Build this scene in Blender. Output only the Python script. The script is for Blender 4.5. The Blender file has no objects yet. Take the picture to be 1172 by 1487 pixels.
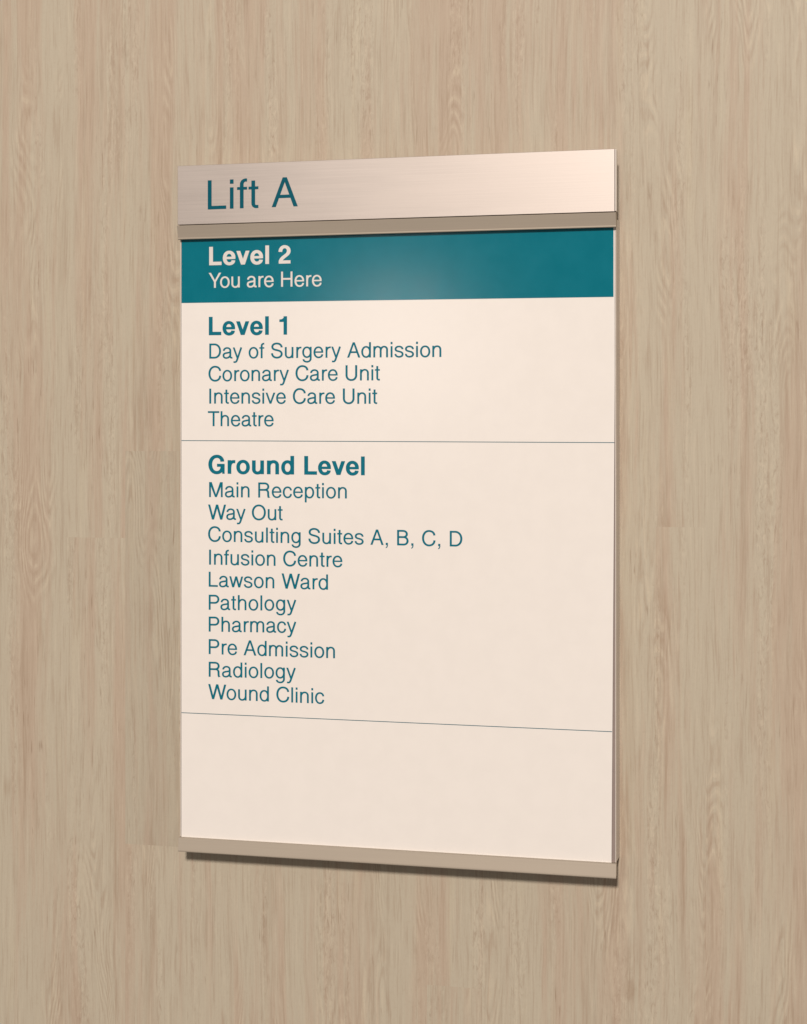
import bpy, bmesh, math, random
from mathutils import Vector, Matrix
from mathutils.geometry import delaunay_2d_cdt

C = bpy.context.scene.collection
S = bpy.context.scene
R = math.radians

# ------------------------------------------------------------------ camera
cam_d = bpy.data.cameras.new('camera')
cam = bpy.data.objects.new('camera', cam_d)
C.objects.link(cam)
S.camera = cam
cam.location = (0.395, -1.632, 1.55)
cam.rotation_euler = (R(90), 0, R(13.385))
cam_d.sensor_fit = 'VERTICAL'
cam_d.sensor_height = 24.0
cam_d.lens = 24.0 * 2400 / 1487
cam_d.shift_y = -(743.5 - 626) / 1487
cam_d.clip_start = 0.05
cam_d.clip_end = 100

# ------------------------------------------------------------------ world (dim, even, warm indoor light)
W = bpy.data.worlds.new('World')
S.world = W
W.use_nodes = True
bg = W.node_tree.nodes['Background']
bg.inputs['Color'].default_value = (1.0, 0.86, 0.76, 1)
bg.inputs['Strength'].default_value = 0.16


def lamp(name, loc, target, size, power, color):
    d = bpy.data.lights.new(name, 'AREA')
    d.shape = 'DISK'
    d.size = size
    d.energy = power
    d.color = color
    o = bpy.data.objects.new(name, d)
    C.objects.link(o)
    o.location = loc
    o.rotation_euler = (Vector(target) - Vector(loc)).to_track_quat('-Z', 'Y').to_euler()
    return o


# ceiling spot well out in the lobby: makes the soft-edged shade under the bars
lamp('ceiling_spot', (0.70, -10.0, 6.65), (0, 0, 1.45), 1.25, 1180, (1.0, 0.895, 0.81))
# a second, farther lamp: its blurred mirror image is the pale glow on the teal band
lamp('corridor_lamp', (-1.20, -5.0, 1.93), (0, 0, 1.6), 0.42, 7, (1.0, 0.93, 0.86))
# unseen fill lamp added off to the right: keeps the sign's right-hand edges from going dark
lamp('side_fill', (4.0, -2.2, 1.75), (0, 0, 1.5), 1.2, 10, (1.0, 0.92, 0.85))

S.view_settings.view_transform = 'Standard'
S.view_settings.look = 'None'
S.view_settings.exposure = 0
S.view_settings.gamma = 1
S.view_settings.use_curve_mapping = False


# ------------------------------------------------------------------ node helpers
class NT:
    def __init__(self, name):
        self.m = bpy.data.materials.new(name)
        self.m.use_nodes = True
        self.t = self.m.node_tree
        self.b = self.t.nodes['Principled BSDF']

    def n(self, kind, **kw):
        nd = self.t.nodes.new(kind)
        for k, v in kw.items():
            setattr(nd, k, v)
        return nd

    def put(self, sock, v):
        if hasattr(v, 'is_linked') or hasattr(v, 'links'):
            self.t.links.new(v, sock)
        else:
            sock.default_value = v

    def math(self, op, a, b=None, c=None, clamp=False):
        nd = self.n('ShaderNodeMath', operation=op, use_clamp=clamp)
        for i, v in enumerate((a, b, c)):
            if v is not None:
                self.put(nd.inputs[i], v)
        return nd.outputs[0]

    def noise(self, vec, scale, detail=3.0, rough=0.5, dist=0.0):
        nd = self.n('ShaderNodeTexNoise')
        self.put(nd.inputs['Vector'], vec)
        nd.inputs['Scale'].default_value = scale
        nd.inputs['Detail'].default_value = detail
        nd.inputs['Roughness'].default_value = rough
        nd.inputs['Distortion'].default_value = dist
        return nd.outputs['Fac']

    def stretch(self, vec, sx, sy, sz):
        nd = self.n('ShaderNodeVectorMath', operation='MULTIPLY')
        self.put(nd.inputs[0], vec)
        nd.inputs[1].default_value = (sx, sy, sz)
        return nd.outputs[0]

    def vadd(self, a, b):
        nd = self.n('ShaderNodeVectorMath', operation='ADD')
        self.put(nd.inputs[0], a)
        self.put(nd.inputs[1], b)
        return nd.outputs[0]

    def ramp(self, fac, lo, hi):
        nd = self.n('ShaderNodeMapRange', interpolation_type='SMOOTHSTEP')
        self.put(nd.inputs['Value'], fac)
        nd.inputs['From Min'].default_value = lo
        nd.inputs['From Max'].default_value = hi
        return nd.outputs['Result']

    def mix(self, fac, a, b, blend='MIX'):
        nd = self.n('ShaderNodeMix', data_type='RGBA', blend_type=blend)
        self.put(nd.inputs[0], fac)
        for s, v in ((nd.inputs[6], a), (nd.inputs[7], b)):
            self.put(s, v if hasattr(v, 'links') else (*v, 1))
        return nd.outputs[2]

    def bump(self, h, strength, dist):
        nd = self.n('ShaderNodeBump')
        nd.inputs['Strength'].default_value = strength
        nd.inputs['Distance'].default_value = dist
        self.put(nd.inputs['Height'], h)
        self.t.links.new(nd.outputs[0], self.b.inputs['Normal'])

    def coord(self):
        return self.n('ShaderNodeTexCoord').outputs['Object']


# ------------------------------------------------------------------ materials
def wood_material():
    k = NT('wood_laminate')
    at = k.n('ShaderNodeAttribute', attribute_name='board')      # a random triple per board
    sep = k.n('ShaderNodeSeparateColor')
    k.t.links.new(at.outputs['Color'], sep.inputs[0])
    off = k.n('ShaderNodeVectorMath', operation='MULTIPLY')
    k.t.links.new(at.outputs['Color'], off.inputs[0])
    off.inputs[1].default_value = (1.7, 0.0, 9.0)
    p0 = k.coord()
    p = k.vadd(p0, off.outputs[0])
    # slow sideways wander of the grain
    wv = k.noise(k.stretch(p, 7, 1, 3.0), 1.0, 3, 0.5)
    wf = k.noise(k.stretch(p, 60, 1, 9), 1.0, 3, 0.6)
    sx = k.n('ShaderNodeCombineXYZ')
    k.put(sx.inputs[0], k.math('ADD', k.math('MULTIPLY', k.math('SUBTRACT', wv, 0.5), 0.016), k.math('MULTIPLY', k.math('SUBTRACT', wf, 0.5), 0.004)))
    pw = k.vadd(p, sx.outputs[0])

    # broad colour bands along the grain: greenish beige to pinkish tan
    b1 = k.noise(k.stretch(pw, 21, 1, 1.3), 1.0, 3.5, 0.55)
    b2 = k.noise(k.stretch(k.vadd(pw, (3.1, 0, 7.7)), 85, 1, 3.0), 1.0, 4, 0.6)
    b3 = k.noise(k.stretch(k.vadd(pw, (7.1, 0, 1.7)), 260, 1, 9), 1.0, 4, 0.65)
    band = k.math('ADD', k.math('MULTIPLY', b1, 0.52), k.math('ADD', k.math('MULTIPLY', b2, 0.30), k.math('MULTIPLY', b3, 0.18)))
    pink = k.ramp(band, 0.46, 0.585)
    col = k.mix(pink, (0.500, 0.449, 0.352), (0.483, 0.393, 0.303))
    # darker brown streak groups inside the pink bands
    d1 = k.noise(k.stretch(k.vadd(pw, (11.3, 0, 2.2)), 52, 1, 2.2), 1.0, 5, 0.65)
    dk = k.math('MULTIPLY', k.ramp(d1, 0.52, 0.72), k.math('ADD', k.math('MULTIPLY', pink, 0.62), 0.20))
    col = k.mix(dk, col, (0.335, 0.245, 0.172))
    d2 = k.noise(k.stretch(k.vadd(pw, (4.7, 0, 9.1)), 140, 1, 6.5), 1.0, 5, 0.72)
    zone = k.ramp(k.noise(k.stretch(k.vadd(p, (8.8, 0, 3.3)), 16, 1, 2.6), 1.0, 3, 0.55), 0.38, 0.62)
    col = k.mix(k.math('MULTIPLY', k.ramp(d2, 0.52, 0.68), k.math('ADD', k.math('MULTIPLY', zone, 0.38), 0.05)), col, (0.325, 0.238, 0.172))
    # pale washed patches
    l1 = k.noise(k.stretch(k.vadd(pw, (5.9, 0, 4.4)), 60, 1, 3.5), 1.0, 4, 0.6)
    col = k.mix(k.math('MULTIPLY', k.ramp(l1, 0.55, 0.72), 0.34), col, (0.56, 0.495, 0.368))
    # cathedral growth rings: contour lines of a tall smooth field, in patches
    fine = k.noise(k.stretch(p, 240, 1, 40), 1.0, 3, 0.6)
    fld = k.noise(k.stretch(pw, 32, 1, 5.2), 1.0, 0.8, 0.4)
    ph = k.math('ADD', k.math('MULTIPLY', fld, 120.0), k.math('MULTIPLY', fine, 4.5))
    ring = k.math('SINE', ph)
    msk = k.ramp(k.noise(k.stretch(k.vadd(p, (1.3, 0, 8.1)), 24, 1, 3.4), 1.0, 2, 0.5), 0.52, 0.64)
    brk = k.math('ADD', k.math('MULTIPLY', k.ramp(fine, 0.35, 0.65), 0.8), 0.2)
    ringa = k.math('MULTIPLY', k.math('MULTIPLY', k.ramp(ring, 0.15, 1.0), brk), k.math('ADD', k.math('MULTIPLY', msk, 0.46), 0.015))
    col = k.mix(ringa, col, (0.36, 0.262, 0.185))
    ringl = k.math('MULTIPLY', k.math('MULTIPLY', k.ramp(ring, -0.35, -1.0), brk), k.math('MULTIPLY', msk, 0.60))
    col = k.mix(ringl, col, (0.60, 0.525, 0.40))
    # fine straight fibres
    f1 = k.noise(k.stretch(pw, 620, 1, 20), 1.0, 4, 0.65)
    f2 = k.noise(k.stretch(pw, 260, 1, 10), 1.0, 4, 0.65)
    fib = k.math('ADD', k.math('MULTIPLY', f1, 0.5), k.math('MULTIPLY', f2, 0.5))
    col = k.mix(k.math('MULTIPLY', k.ramp(fib, 0.50, 0.62), 0.42), col, (0.36, 0.268, 0.192))
    col = k.mix(k.math('MULTIPLY', k.ramp(fib, 0.49, 0.36), 0.34), col, (0.61, 0.54, 0.42))
    # sparse dark pores and short cracks
    pr = k.noise(k.stretch(k.vadd(pw, (2.2, 0, 0.7)), 380, 1, 30), 1.0, 2, 0.5)
    pz = k.ramp(k.noise(k.stretch(p, 26, 1, 6), 1.0, 2, 0.5), 0.48, 0.64)
    col = k.mix(k.math('MULTIPLY', k.math('MULTIPLY', k.ramp(pr, 0.60, 0.72), pz), 0.55), col, (0.28, 0.195, 0.135))
    wr = k.noise(k.stretch(k.vadd(p, (6.6, 0, 2.9)), 330, 1, 95), 1.0, 4, 0.7, 0.8)
    wz = k.ramp(k.noise(k.stretch(k.vadd(pw, (9.2, 0, 5.5)), 38, 1, 2.2), 1.0, 4, 0.6), 0.50, 0.66)
    col = k.mix(k.math('MULTIPLY', k.math('MULTIPLY', k.ramp(wr, 0.52, 0.66), wz), 0.42), col, (0.31, 0.215, 0.15))
    col = k.mix(k.math('MULTIPLY', k.math('MULTIPLY', k.ramp(wr, 0.48, 0.36), wz), 0.40), col, (0.63, 0.555, 0.43))
    # faint paper-like mottle of the print
    mo = k.noise(k.stretch(p, 420, 1, 260), 1.0, 3, 0.6)
    col = k.mix(k.math('MULTIPLY', k.ramp(mo, 0.48, 0.75), 0.16), col, (0.37, 0.29, 0.21))
    # small knots
    vo = k.n('ShaderNodeTexVoronoi', feature='F1')
    k.put(vo.inputs['Vector'], k.stretch(k.vadd(pw, (0.4, 0, 0.3)), 11, 1, 5.0))
    vo.inputs['Scale'].default_value = 1.0
    kn = k.math('MULTIPLY', k.ramp(vo.outputs['Distance'], 0.085, 0.02), 0.40)
    col = k.mix(kn, col, (0.33, 0.23, 0.155))
    # a slight tone of its own for each board
    tone = k.math('ADD', k.math('MULTIPLY', sep.outputs[1], 0.13), 0.93)
    tn = k.n('ShaderNodeCombineColor')
    for i, g in enumerate((1.0, 1.0, 1.0)):
        k.put(tn.inputs[i], tone)
    col = k.mix(1.0, col, tn.outputs[0], 'MULTIPLY')
    k.put(k.b.inputs['Base Color'], col)
    k.b.inputs['Roughness'].default_value = 0.55
    k.b.inputs['Specular IOR Level'].default_value = 0.25
    k.bump(fib, 0.12, 0.0006)
    return k.m


def metal(name, color, rough, brush, aniso=0.0, vary=0.12, metallic=1.0):
    k = NT(name)
    p = k.coord()
    ln = k.noise(k.stretch(p, 8, 60, 1200), 1.0, 3, 0.6)
    sm = k.noise(k.stretch(p, 9, 9, 40), 1.0, 3, 0.5)
    f = k.math('ADD', k.math('MULTIPLY', ln, 0.6), k.math('MULTIPLY', sm, 0.4))
    lo = tuple(c * (1 - vary) for c in color)
    hi = tuple(min(1, c * (1 + vary)) for c in color)
    k.put(k.b.inputs['Base Color'], k.mix(k.ramp(f, 0.3, 0.7), lo, hi))
    k.b.inputs['Metallic'].default_value = metallic
    k.put(k.b.inputs['Roughness'], k.math('ADD', k.math('MULTIPLY', f, 0.14), rough - 0.07))
    if aniso:
        k.b.inputs['Anisotropic'].default_value = aniso
        tg = k.n('ShaderNodeTangent', direction_type='UV_MAP', uv_map='brush')
        k.b.inputs['Anisotropic Rotation'].default_value = 0.25
        k.t.links.new(tg.outputs[0], k.b.inputs['Tangent'])
    k.bump(ln, brush, 0.0004)
    return k.m


def print_material(name, color, rough, spec=0.4, specks=False, mott=0.03):
    k = NT(name)
    p = k.coord()
    n = k.noise(p, 45, 4, 0.6)
    lo = tuple(c * (1 - mott) for c in color)
    hi = tuple(min(1, c * (1 + mott)) for c in color)
    col = k.mix(k.ramp(n, 0.3, 0.7), lo, hi)
    if specks:
        vo = k.n('ShaderNodeTexVoronoi', feature='F1')
        k.put(vo.inputs['Vector'], k.stretch(p, 1, 0, 1))
        vo.inputs['Scale'].default_value = 13
        h = k.n('ShaderNodeSeparateColor')
        k.t.links.new(vo.outputs['Color'], h.inputs[0])
        few = k.math('GREATER_THAN', h.outputs[0], 0.72)
        s = k.math('MULTIPLY', k.math('MULTIPLY', k.ramp(vo.outputs['Distance'], 0.011, 0.005), few), 0.5)
        col = k.mix(s, col, (0.25, 0.2, 0.16))
    k.put(k.b.inputs['Base Color'], col)
    k.put(k.b.inputs['Roughness'], k.math('ADD', k.math('MULTIPLY', n, 0.08), rough - 0.04))
    k.b.inputs['Specular IOR Level'].default_value = spec
    k.bump(k.noise(p, 420, 2, 0.5), 0.05, 0.0003)
    return k.m


M_wood = wood_material()
M_head = metal('brushed_aluminium', (0.50, 0.455, 0.425), 0.55, 0.04, 0.34, vary=0.07)
M_bar = metal('satin_aluminium', (0.44, 0.385, 0.315), 0.55, 0.02, vary=0.03, metallic=0.3)
M_rail = metal('rail_aluminium', (0.72, 0.66, 0.60), 0.5, 0.03, vary=0.05, metallic=0.2)
M_cap = metal('cap_aluminium', (0.78, 0.72, 0.66), 0.5, 0.02, vary=0.03, metallic=0.2)
M_tray = print_material('grey_tray', (0.30, 0.245, 0.225), 0.55)
M_white = print_material('white_sheet', (0.865, 0.830, 0.792), 0.22, 0.35, True, 0.010)
M_teal = print_material('teal_print', (0.0008, 0.165, 0.225), 0.16, 0.28)
M_ink = print_material('teal_ink', (0.003, 0.160, 0.230), 0.35, 0.12)
M_vinyl = print_material('teal_vinyl', (0.001, 0.098, 0.142), 0.30, 0.12)
M_pale = print_material('pale_ink', (0.74, 0.71, 0.68), 0.40, 0.3)
M_line = print_material('divider_ink', (0.02, 0.12, 0.165), 0.45, 0.3)


# ------------------------------------------------------------------ mesh helpers
def mesh_obj(name, bm, mat, parent=None):
    me = bpy.data.meshes.new(name)
    bm.to_mesh(me)
    bm.free()
    me.materials.append(mat)
    o = bpy.data.objects.new(name, me)
    C.objects.link(o)
    if parent is not None:
        o.parent = parent
    return o


def prism_x(prof, x0, x1, bevel=0.0, seg=2):
    """a profile of (y, z) points run along x"""
    bm = bmesh.new()
    a = [bm.verts.new((x0, y, z)) for y, z in prof]
    b = [bm.verts.new((x1, y, z)) for y, z in prof]
    n = len(prof)
    bm.faces.new(a)
    bm.faces.new(b[::-1])
    for i in range(n):
        bm.faces.new((a[i], b[i], b[(i + 1) % n], a[(i + 1) % n]))
    bmesh.ops.recalc_face_normals(bm, faces=bm.faces)
    if bevel:
        bmesh.ops.bevel(bm, geom=list(bm.edges), offset=bevel, segments=seg, affect='EDGES', profile=0.5)
    return bm


def slab(outline, y0, y1, bevel=0.0):
    """an (x, z) outline with a front at y0 (nearest) and a back at y1"""
    bm = bmesh.new()
    a = [bm.verts.new((x, y0, z)) for x, z in outline]
    b = [bm.verts.new((x, y1, z)) for x, z in outline]
    n = len(outline)
    bm.faces.new(a)
    bm.faces.new(b[::-1])
    for i in range(n):
        bm.faces.new((a[i], b[i], b[(i + 1) % n], a[(i + 1) % n]))
    bmesh.ops.recalc_face_normals(bm, faces=bm.faces)
    if bevel:
        bmesh.ops.bevel(bm, geom=list(bm.edges), offset=bevel, segments=2, affect='EDGES', profile=0.5)
    return bm


def rect(x0, x1, z0, z1):
    return [(x0, z0), (x1, z0), (x1, z1), (x0, z1)]


# ------------------------------------------------------------------ the wall: tall narrow laminate boards
random.seed(11)
edges = [-2.2, -2.08, -1.95, -1.8, -1.66, -1.5, -1.37, -1.22, -1.1, -0.96, -0.84, -0.72, -0.61, -0.50, -0.4290,
         -0.3626, -0.2957, -0.2354, -0.1745, -0.0998, -0.0338, 0.0310, 0.0877, 0.1503, 0.2051, 0.2591, 0.3089,
         0.3646, 0.436, 0.52, 0.63, 0.75, 0.88, 1.0, 1.13, 1.27, 1.4, 1.54, 1.68, 1.82, 1.96, 2.1, 2.25]
ends = {-0.3626: [1.4369], -0.2957: [1.1138, 1.5289], 0.2591: [1.4562], -0.2354: [1.95], 0.0310: [0.99], 0.2051: [1.78],
        0.3646: [1.12], -0.4290: [1.83], 0.1503: [1.3]}
# most boards carry on one another's print; only a few stand apart
SHIFT = {(-0.2957, 1): (0.31, 0.02, 0.22), (-0.3626, 0): (0.005, 0.52, 0.02), (0.2591, 0): (0.002, 0.53, 0.008), (-0.2957, 0): (0.02, 0.5, 0.06),
         (0.0310, 0): (0.42, 0.45, 0.15), (0.2051, 0): (0.0, 0.5, 0.0)}
bm = bmesh.new()
cl = bm.loops.layers.float_color.new('board')
for i in range(len(edges) - 1):
    x0, x1 = edges[i], edges[i + 1]
    zs = [0.0] + ends.get(x0, [random.uniform(0.6, 2.3)]) + [2.7]
    for j in range(len(zs) - 1):
        f = bm.faces.new([bm.verts.new((x, 0, z)) for x, z in rect(x0, x1, zs[j], zs[j + 1])])
        # neighbours often share one print, so most joints barely show
        r = SHIFT.get((x0, j), (0.0, 0.5, 0.0))
        for l in f.loops:
            l[cl] = (*r, 1)
wall = mesh_obj('wall', bm, M_wood)
wall['kind'] = 'structure'
wall['label'] = 'pale beige wood grain laminate wall behind the sign'

# ------------------------------------------------------------------ the sign
sign = bpy.data.objects.new('directory_sign', None)
C.objects.link(sign)
sign.location = (0, 0, 1.116)
sign['label'] = 'lift directory sign with brushed metal header and teal band on wood grain wall'
sign['category'] = 'sign'
INV = Matrix.Translation((0, 0, -1.116))


def part(name, bm, mat, parent):
    """shapes are written in wall coordinates; the sign's base sits at its bottom edge"""
    bmesh.ops.transform(bm, matrix=INV, verts=bm.verts)
    return mesh_obj(name, bm, mat, parent)


ZT, ZJ, ZB = 1.8227, 1.7616, 1.7472       # header top, joint, lower lip of the upper bar
ZP, ZE = 1.1311, 1.1168                   # foot of the sheet, lower lip of the foot bar
XB = 0.2250
YH, YP = -0.0320, -0.0245

tray = part('back_tray', slab([(-0.2228, 1.121), (0.2228, 1.121), (0.2228, 1.1300), (0.2234, 1.1300), (0.2234, 1.7560), (0.2228, 1.7560), (0.2228, 1.819), (-0.2228, 1.819), (-0.2228, 1.7560), (-0.2234, 1.7560), (-0.2234, 1.1300), (-0.2228, 1.1300)], -0.0215, -0.0005), M_tray, sign)
for s in (-1, 1):
    b = bmesh.new()
    sec = [(0.2236, -0.0005), (0.2236, -0.0245), (0.22385, -0.0249), (0.2243, -0.0249), (0.2246, -0.0245), (0.2253, -0.0005)]
    lo = [b.verts.new((s * x, y, 1.1315)) for x, y in sec]
    hi = [b.verts.new((s * x, y, 1.7560)) for x, y in sec]
    b.faces.new(lo)
    b.faces.new(hi[::-1])
    for q in range(len(sec)):
        w = (q + 1) % len(sec)
        b.faces.new((lo[q], lo[w], hi[w], hi[q]))
    bmesh.ops.recalc_face_normals(b, faces=b.faces)
    part('side_rail', b, M_rail, sign)

hb = prism_x([(-0.0222, ZJ + 0.0005), (YH, ZJ + 0.0005), (YH, ZT), (-0.0214, ZT), (-0.0214, ZT - 0.0025), (-0.0222, ZT - 0.0025)],
             -0.2246, 0.2240, 0.0003, 1)
header = part('header_plate', hb, M_head, sign)
uv = header.data.uv_layers.new(name='brush')
for li, l in enumerate(header.data.loops):
    co = header.data.vertices[l.vertex_index].co
    uv.data[li].uv = (co.x, co.z + co.y * 0.3)
for s in (-1, 1):
    x0, x1 = sorted((s * 0.2246, s * 0.2254))
    if s > 0:
        x0 = 0.2244
    part('end_cap', slab(rect(x0, x1, ZJ + 0.001, ZT - 0.0004), -0.0300 if s < 0 else -0.0312, -0.0214, 0.0002), M_cap, sign)


def bar(zt, zb, yt, yb):
    """closing strip: top edge at depth yt, lower lip at depth yb"""
    prof = [(-0.0216, zt), (yt + 0.0006, zt), (yt, zt - 0.0005), (yb + 0.0002, zb + 0.0018), (yb + 0.0002, zb + 0.0015),
            (yb - 0.0001, zb + 0.0012), (yb - 0.0001, zb + 0.0008), (yb + 0.0002, zb + 0.0002), (yb + 0.0010, zb),
            (yb + 0.0030, zb), (yb + 0.0040, zb + 0.0016), (-0.0216, zb + 0.0016)]
    return prism_x(prof, -XB, XB)


part('cover_bar', bar(ZJ - 0.0003, ZB, -0.0330, -0.0300), M_bar, sign)
part('cover_bar', bar(ZP, ZE, -0.0280, -0.0298), M_bar, sign)

# the printed sheet: its right edge is cut a little off true near the foot
sheet_outline = [(-0.2233, 1.1285), (0.2200, 1.1285), (0.2222, 1.45), (0.2232, 1.60), (0.2232, 1.755), (-0.2233, 1.755)]
sheet = part('directory_sheet', slab(sheet_outline, YP, YP + 0.0018), M_white, sign)


def flat(name, outline, y, mat, parent):
    b = bmesh.new()
    f = b.faces.new([b.verts.new((x, y, z)) for x, z in outline])
    f.normal_update()
    if f.normal.y > 0:
        f.normal_flip()
    bmesh.ops.transform(b, matrix=INV, verts=b.verts)
    return mesh_obj(name, b, mat, parent)


flat('teal_band', [(-0.2231, 1.6822), (0.2220, 1.6802), (0.2220, 1.7540), (-0.2231, 1.7540)], YP - 0.0001, M_teal, sheet)
for zl, zr, xr in ((1.5402, 1.5388, 0.2228), (1.2592, 1.2582, 0.2206)):
    flat('divider_line', [(-0.2231, zl - 0.00034), (xr, zr - 0.00034), (xr, zr + 0.00034), (-0.2231, zl + 0.00034)], YP - 0.0001, M_line, sheet)

# ------------------------------------------------------------------ lettering: a plain grotesque drawn stroke by stroke
K = 0.58


def skel(cmds):
    """M x y / L x y / C six / h x y (quarter turn leaving level) / v x y (quarter turn leaving upright) -> points, tangents"""
    t = cmds.split()
    pts = []
    i = 0
    cur = None

    def cub(p0, p1, p2, p3, n=14):
        for q in range(1, n + 1):
            u = q / n
            a, b, c, d = (1 - u) ** 3, 3 * u * (1 - u) ** 2, 3 * u * u * (1 - u), u ** 3
            pt = tuple(a * p0[z] + b * p1[z] + c * p2[z] + d * p3[z] for z in (0, 1))
            pts.append(pt)
    while i < len(t):
        c = t[i]
        m = {'M': 2, 'L': 2, 'C': 6, 'h': 2, 'v': 2}[c]
        v = [float(q) for q in t[i + 1:i + 1 + m]]
        i += 1 + m
        if c == 'M':
            pts.append((v[0], v[1]))
        elif c == 'L':
            pts.append((v[0], v[1]))
        elif c == 'C':
            cub(cur, v[0:2], v[2:4], v[4:6])
        elif c == 'h':
            cub(cur, (cur[0] + K * (v[0] - cur[0]), cur[1]), (v[0], v[1] + K * (cur[1] - v[1])), v)
        else:
            cub(cur, (cur[0], cur[1] + K * (v[1] - cur[1])), (v[0] + K * (cur[0] - v[0]), v[1]), v)
        cur = pts[-1]
    return pts


def stroke(cmds, V, H):
    """quads of a stroke whose width is V where it runs upright and H where it runs level"""
    p = [Vector(q) for q in skel(cmds)]
    n = len(p)
    closed = (p[0] - p[-1]).length < 1e-6
    seg = [(p[i + 1] - p[i]).normalized() for i in range(n - 1)]
    L, Rr = [], []
    for i in range(n):
        if closed and i in (0, n - 1):
            a, b = seg[-1], seg[0]
        else:
            a, b = seg[max(i - 1, 0)], seg[min(i, n - 2)]
        d = a + b
        d.normalize()
        w = 0.5 * (V * d.y * d.y + H * d.x * d.x) / max(0.5, d.dot(a))
        nn = Vector((-d.y, d.x)) * w
        L.append(p[i] + nn)
        Rr.append(p[i] - nn)
    return [[L[i], L[i + 1], Rr[i + 1], Rr[i]] for i in range(n - 1)]


def box(x0, x1, y0, y1):
    return [Vector(q) for q in ((x0, y0), (x1, y0), (x1, y1), (x0, y1))]


def pg(s):
    v = [float(q) for q in s.replace(',', ' ').split()]
    return [Vector(v[i:i + 2]) for i in range(0, len(v), 2)]


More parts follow.
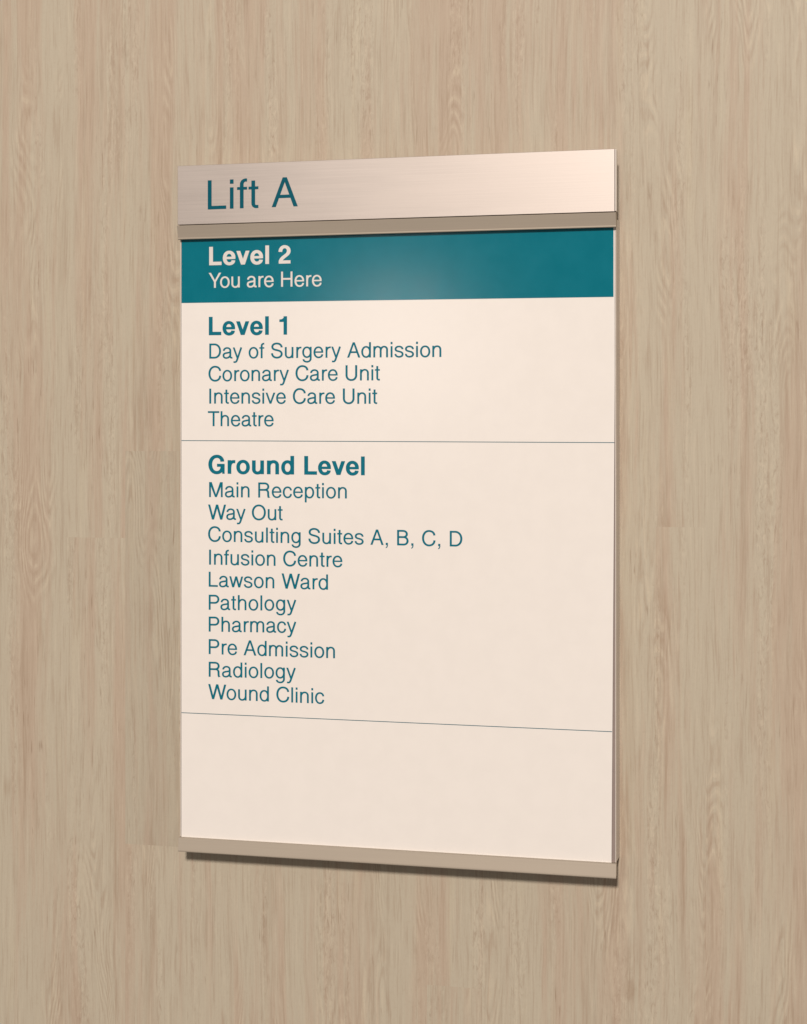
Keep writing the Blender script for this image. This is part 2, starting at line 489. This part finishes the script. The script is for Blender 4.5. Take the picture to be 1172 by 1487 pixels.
# each entry: advance, list of items ('s' stroke, 'b' box, 'p' polygon, '-' box cut away)
V, H, CV, CH = 92, 77, 100, 86
REG = {
    ' ': (278, []),
    'A': (667, [('p', '14,0 114,0 377,718 284,718'), ('p', '654,0 549,0 292,718 386,718'), ('b', 150, 515, 214, 294)]),
    'B': (667, [('b', 76, 172, 0, 718), ('c', 'M 100 677 L 360 677 h 542 530 v 360 387 L 100 387'), ('c', 'M 100 387 L 385 387 h 577 214 v 385 41 L 100 41')]),
    'C': (722, [('c', 'M 629 492 v 375 695 h 93 360 v 375 23 h 634 262')]),
    'D': (722, [('b', 81, 177, 0, 718), ('c', 'M 100 677 L 340 677 h 625 359 v 340 41 L 100 41')]),
    'H': (722, [('b', 77, 172, 0, 718), ('b', 551, 646, 0, 718), ('b', 120, 600, 331, 414)]),
    'I': (278, [('b', 91, 187, 0, 718)]),
    'L': (556, [('b', 76, 172, 0, 718), ('b', 120, 537, 0, 84)]),
    'M': (833, [('p', '73,0 165,0 165,718 73,718'), ('p', '669,0 761,0 761,718 669,718'), ('p', '73,718 207,718 464,0 371,0'), ('p', '761,718 627,718 371,0 464,0')]),
    'O': (778, [('c', 'M 389 695 h 88 359 v 389 23 h 690 359 v 389 695')]),
    'P': (667, [('b', 86, 182, 0, 718), ('c', 'M 110 677 L 385 677 h 573 505 v 385 333 L 110 333')]),
    'R': (722, [('b', 88, 184, 0, 718), ('c', 'M 110 677 L 405 677 h 590 523 v 405 367 L 110 367'), ('c', 'M 400 367 L 430 367 h 582 235 L 586 120 C 588 70 594 40 620 5'), ('b', 586, 684, 0, 22)]),
    'S': (667, [('c', 'M 571 508 v 328 695 h 110 540 C 110 420 230 402 340 377 C 470 347 572 315 572 195 v 335 23 h 97 232')]),
    'T': (611, [('b', 14, 597, 634, 718), ('b', 257, 354, 0, 680)]),
    'U': (722, [('c', 'M 127 718 L 127 250 v 361 23 h 596 250 L 596 718')]),
    'W': (944, [('p', '16,718 121,718 318,0 212,0'), ('p', '417,718 527,718 318,0 212,0'), ('p', '417,718 527,718 735,0 627,0'), ('p', '928,718 823,718 627,0 735,0')]),
    'Y': (667, [('p', '14,718 129,718 382,281 284,281'), ('p', '653,718 540,718 284,281 382,281'), ('b', 284, 382, 0, 283)]),
    'a': (556, [('s', 'M 96 365 v 265 502 h 423 375 L 423 115 C 423 50 450 27 500 30 L 530 33'), ('s', 'M 424 350 C 420 270 330 283 230 262 C 130 244 80 215 80 140 v 212 21 h 424 205')]),
    'c': (500, [('s', 'M 432 352 v 263 502 h 74 262 v 263 21 h 434 190')]),
    'd': (556, [('b', 409, 501, 0, 718), ('s', 'M 268 502 h 79 262 v 268 21 h 455 262 v 268 502')]),
    'e': (556, [('b', 90, 470, 238, 306), ('s', 'M 472 240 L 472 272 v 281 502 h 84 262 v 285 21 h 468 165')]),
    'f': (278, [('s', 'M 130 0 L 130 580 v 228 690 L 262 690'), ('b', 14, 262, 454, 523)]),
    'g': (556, [('s', 'M 266 502 h 84 268 v 266 37 h 455 268 v 266 502'), ('s', 'M 456 523 L 456 -20 v 272 -184 h 98 -62')]),
    'h': (556, [('b', 63, 155, 0, 718), ('s', 'M 109 290 v 292 502 h 447 350 L 447 0')]),
    'i': (222, [('b', 65, 156, 0, 523), ('b', 65, 156, 612, 718)]),
    'k': (500, [('b', 65, 156, 0, 718), ('p', '154,310 154,200 480,523 370,523'), ('p', '215,270 280,335 501,0 396,0')]),
    'l': (222, [('b', 65, 156, 0, 718)]),
    'm': (833, [('b', 63, 155, 0, 523), ('s', 'M 109 290 v 265 502 h 417 370 L 417 0'), ('s', 'M 417 290 v 578 502 h 725 370 L 725 0')]),
    'n': (556, [('b', 63, 155, 0, 523), ('s', 'M 109 290 v 292 502 h 447 350 L 447 0')]),
    'o': (556, [('s', 'M 278 502 h 79 262 v 278 21 h 477 262 v 278 502')]),
    'p': (556, [('b', 56, 148, -207, 523), ('s', 'M 288 502 h 102 262 v 288 21 h 473 262 v 288 502')]),
    'r': (333, [('b', 75, 167, 0, 523), ('s', 'M 121 270 C 121 420 190 495 300 493 L 332 493')]),
    's': (500, [('s', 'M 416 372 v 246 502 h 82 388 C 82 308 150 294 248 271 C 350 247 420 222 420 140 v 250 21 h 76 158')]),
    't': (278, [('s', 'M 130 669 L 130 110 v 205 30 L 257 32'), ('b', 14, 257, 454, 523)]),
    'u': (556, [('b', 399, 491, 0, 523), ('s', 'M 111 523 L 111 170 v 268 21 h 446 230')]),
    'v': (500, [('p', '8,523 102,523 297,0 204,0'), ('p', '492,523 397,523 204,0 297,0')]),
    'w': (722, [('p', '14,523 108,523 257,0 160,0'), ('p', '312,523 411,523 257,0 160,0'), ('p', '312,523 411,523 562,0 465,0'), ('p', '709,523 615,523 465,0 562,0')]),
    'y': (500, [('p', '11,523 107,523 296,0 208,0'), ('s', 'M 442 523 L 240 -40 C 205 -135 180 -180 110 -178 L 48 -172')]),
    ',': (278, [('b', 87, 191, 0, 106), ('p', '191,60 191,-20 165,-105 87,-147 87,-103 125,-75 139,-20 139,60')]),
}
BV, BH = 150, 120
BOLD = {
    ' ': (278, []),
    'L': (611, [('b', 74, 230, 0, 718), ('b', 150, 585, 0, 132)]),
    'G': (778, [('g', 'M 616 474 v 392 677 h 121 359 v 385 41 h 625 290'), ('b', 398, 713, 270, 386), ('b', 612, 713, 0, 340)]),
    'e': (556, [('b', 100, 470, 222, 316), ('s', 'M 458 225 L 458 285 v 275 490 h 93 266 v 282 42 h 450 172')]),
    'v': (556, [('p', '10,532 168,532 358,0 200,0'), ('p', '546,532 392,532 200,0 358,0')]),
    'l': (278, [('b', 64, 214, 0, 718)]),
    'r': (389, [('b', 60, 210, 0, 532), ('s', 'M 140 260 C 140 410 220 478 310 476 L 373 476')]),
    'o': (611, [('s', 'M 306 490 h 104 266 v 306 42 h 508 266 v 306 490')]),
    'u': (611, [('b', 400, 550, 0, 532), ('s', 'M 136 532 L 136 190 v 282 44 h 475 240')]),
    'n': (611, [('b', 60, 210, 0, 532), ('s', 'M 135 290 v 330 488 h 476 350 L 476 0')]),
    'd': (611, [('b', 401, 551, 0, 718), ('s', 'M 284 490 h 104 266 v 284 42 h 476 266 v 284 490')]),
    '1': (556, [('b', 238, 378, 0, 710), ('p', '69,492 69,588 150,596 215,626 252,675 262,710 300,710 300,492')]),
    '2': (556, [('s', 'M 102 455 v 272 652 h 440 488 C 440 375 340 330 250 262 C 165 200 112 150 108 40'), ('b', 36, 511, 0, 122)]),
}
KERN = {'Yo': -95, 'Wa': -35, 'Wo': -30, 'Pa': -35, 'ay': -20, 'Lawson': 0, 'ry': 10, 'aw': -15, 'ws': -10, 'ar': 0, 'Pr': 0, 'Aw': -40, 'ac': -10}
_cache = {}


def glyph(ch, bold):
    key = (ch, bold)
    if key in _cache:
        return _cache[key]
    adv, items = (BOLD if bold else REG)[ch]
    polys = []
    for it in items:
        if it[0] == 's':
            polys += stroke(it[1], *((BV, BH) if bold else (V, H)))
        elif it[0] == 'c':
            polys += stroke(it[1], CV, CH)
        elif it[0] == 'g':
            polys += stroke(it[1], 158, 126)
        elif it[0] == 'b':
            polys.append(box(*it[1:]))
        else:
            polys.append(pg(it[1]))
    out = ([], [])
    if polys:
        vs, fs = [], []
        for q in polys:
            ar = sum(q[i].x * q[(i + 1) % len(q)].y - q[(i + 1) % len(q)].x * q[i].y for i in range(len(q)))
            if ar < 0:
                q = q[::-1]
            fs.append(list(range(len(vs), len(vs) + len(q))))
            vs += q
        r = delaunay_2d_cdt(vs, [], fs, 0, 0.05)      # keep the triangles that lie inside any stroke
        out = ([Vector(q) for q in r[0]], [list(t) for t, src in zip(r[2], r[5]) if src])
    _cache[key] = (adv, *out)
    return _cache[key]


def text_extent(s, bold):
    x, lo, hi = 0, None, None
    for i, ch in enumerate(s):
        adv, vs, ts = glyph(ch, bold)
        if vs:
            a = min(v.x for v in vs) + x
            b = max(v.x for v in vs) + x
            lo = a if lo is None else min(lo, a)
            hi = b if hi is None else max(hi, b)
        x += adv + KERN.get(s[i:i + 2], 0)
    return lo, hi


def letter_line(s, x0, z0, x1, z1, cap, y, bold, mat, parent, name):
    """a line of writing from x0 to x1 (ink edges), baseline z0 to z1, capitals cap metres tall"""
    lo, hi = text_extent(s, bold)
    k = cap / 718.0
    # letter spacing takes up what the width leaves over
    gaps = len(s) - 1
    track = ((x1 - x0) / k - (hi - lo)) / gaps
    kx = k
    if abs(track) > 8:                     # and the letters themselves the rest
        lim = math.copysign(8, track)
        kx = (x1 - x0) / (hi - lo + lim * gaps)
        track = lim
    sl = (z1 - z0) / (x1 - x0)
    b = bmesh.new()
    x = -lo
    for i, ch in enumerate(s):
        adv, vs, ts = glyph(ch, bold)
        bv = []
        for v in vs:
            px = x0 + (v.x + x) * kx
            bv.append(b.verts.new((px, y, z0 + v.y * k + sl * (px - x0))))
        for t in ts:
            try:
                f = b.faces.new([bv[q] for q in t])
            except ValueError:
                continue
        x += adv + track + KERN.get(s[i:i + 2], 0)
    for f in b.faces:
        f.normal_update()
        if f.normal.y > 0:
            f.normal_flip()
    bmesh.ops.transform(b, matrix=INV, verts=b.verts)
    return mesh_obj(name, b, mat, parent)


LINES = [
    ('Lift A', -0.1917, 1.7769, -0.0955, 1.7772),
    ('Level 2', -0.1929, 1.7205, -0.1054, 1.7204),
    ('You are Here', -0.1934, 1.6973, -0.0726, 1.6966),
    ('Level 1', -0.1933, 1.6486, -0.1092, 1.6481),
    ('Day of Surgery Admission', -0.1928, 1.6246, 0.0512, 1.6237),
    ('Coronary Care Unit', -0.1937, 1.6013, -0.0118, 1.6009),
    ('Intensive Care Unit', -0.1928, 1.5783, -0.0146, 1.5774),
    ('Theatre', -0.1943, 1.5551, -0.1235, 1.5549),
    ('Ground Level', -0.1938, 1.5063, -0.0275, 1.5056),
    ('Main Reception', -0.1930, 1.4822, -0.0462, 1.4821),
    ('Way Out', -0.1941, 1.4591, -0.1139, 1.4593),
    ('Consulting Suites A, B, C, D', -0.1941, 1.4365, 0.0725, 1.4355),
    ('Infusion Centre', -0.1930, 1.4127, -0.0509, 1.4128),
    ('Lawson Ward', -0.1934, 1.3900, -0.0659, 1.3897),
    ('Pathology', -0.1934, 1.3663, -0.0994, 1.3674),
    ('Pharmacy', -0.1934, 1.3438, -0.0994, 1.3451),
    ('Pre Admission', -0.1934, 1.3207, -0.0586, 1.3206),
    ('Radiology', -0.1934, 1.2974, -0.0999, 1.2983),
    ('Wound Clinic', -0.1940, 1.2745, -0.0699, 1.2742),
]
for s, x0, z0, x1, z1 in LINES:
    if s == 'Lift A':
        letter_line(s, x0, z0, x1, z1, 0.0298, YH - 0.0002, False, M_vinyl, header, 'header_lettering')
        continue
    bold = 'Level' in s
    top = s in ('Level 2', 'You are Here')
    letter_line(s, x0, z0, x1, z1, 0.0189 if bold else 0.0154, YP - 0.0002, bold, M_pale if top else M_ink, sheet,
                'heading_lettering' if bold else 'list_lettering')
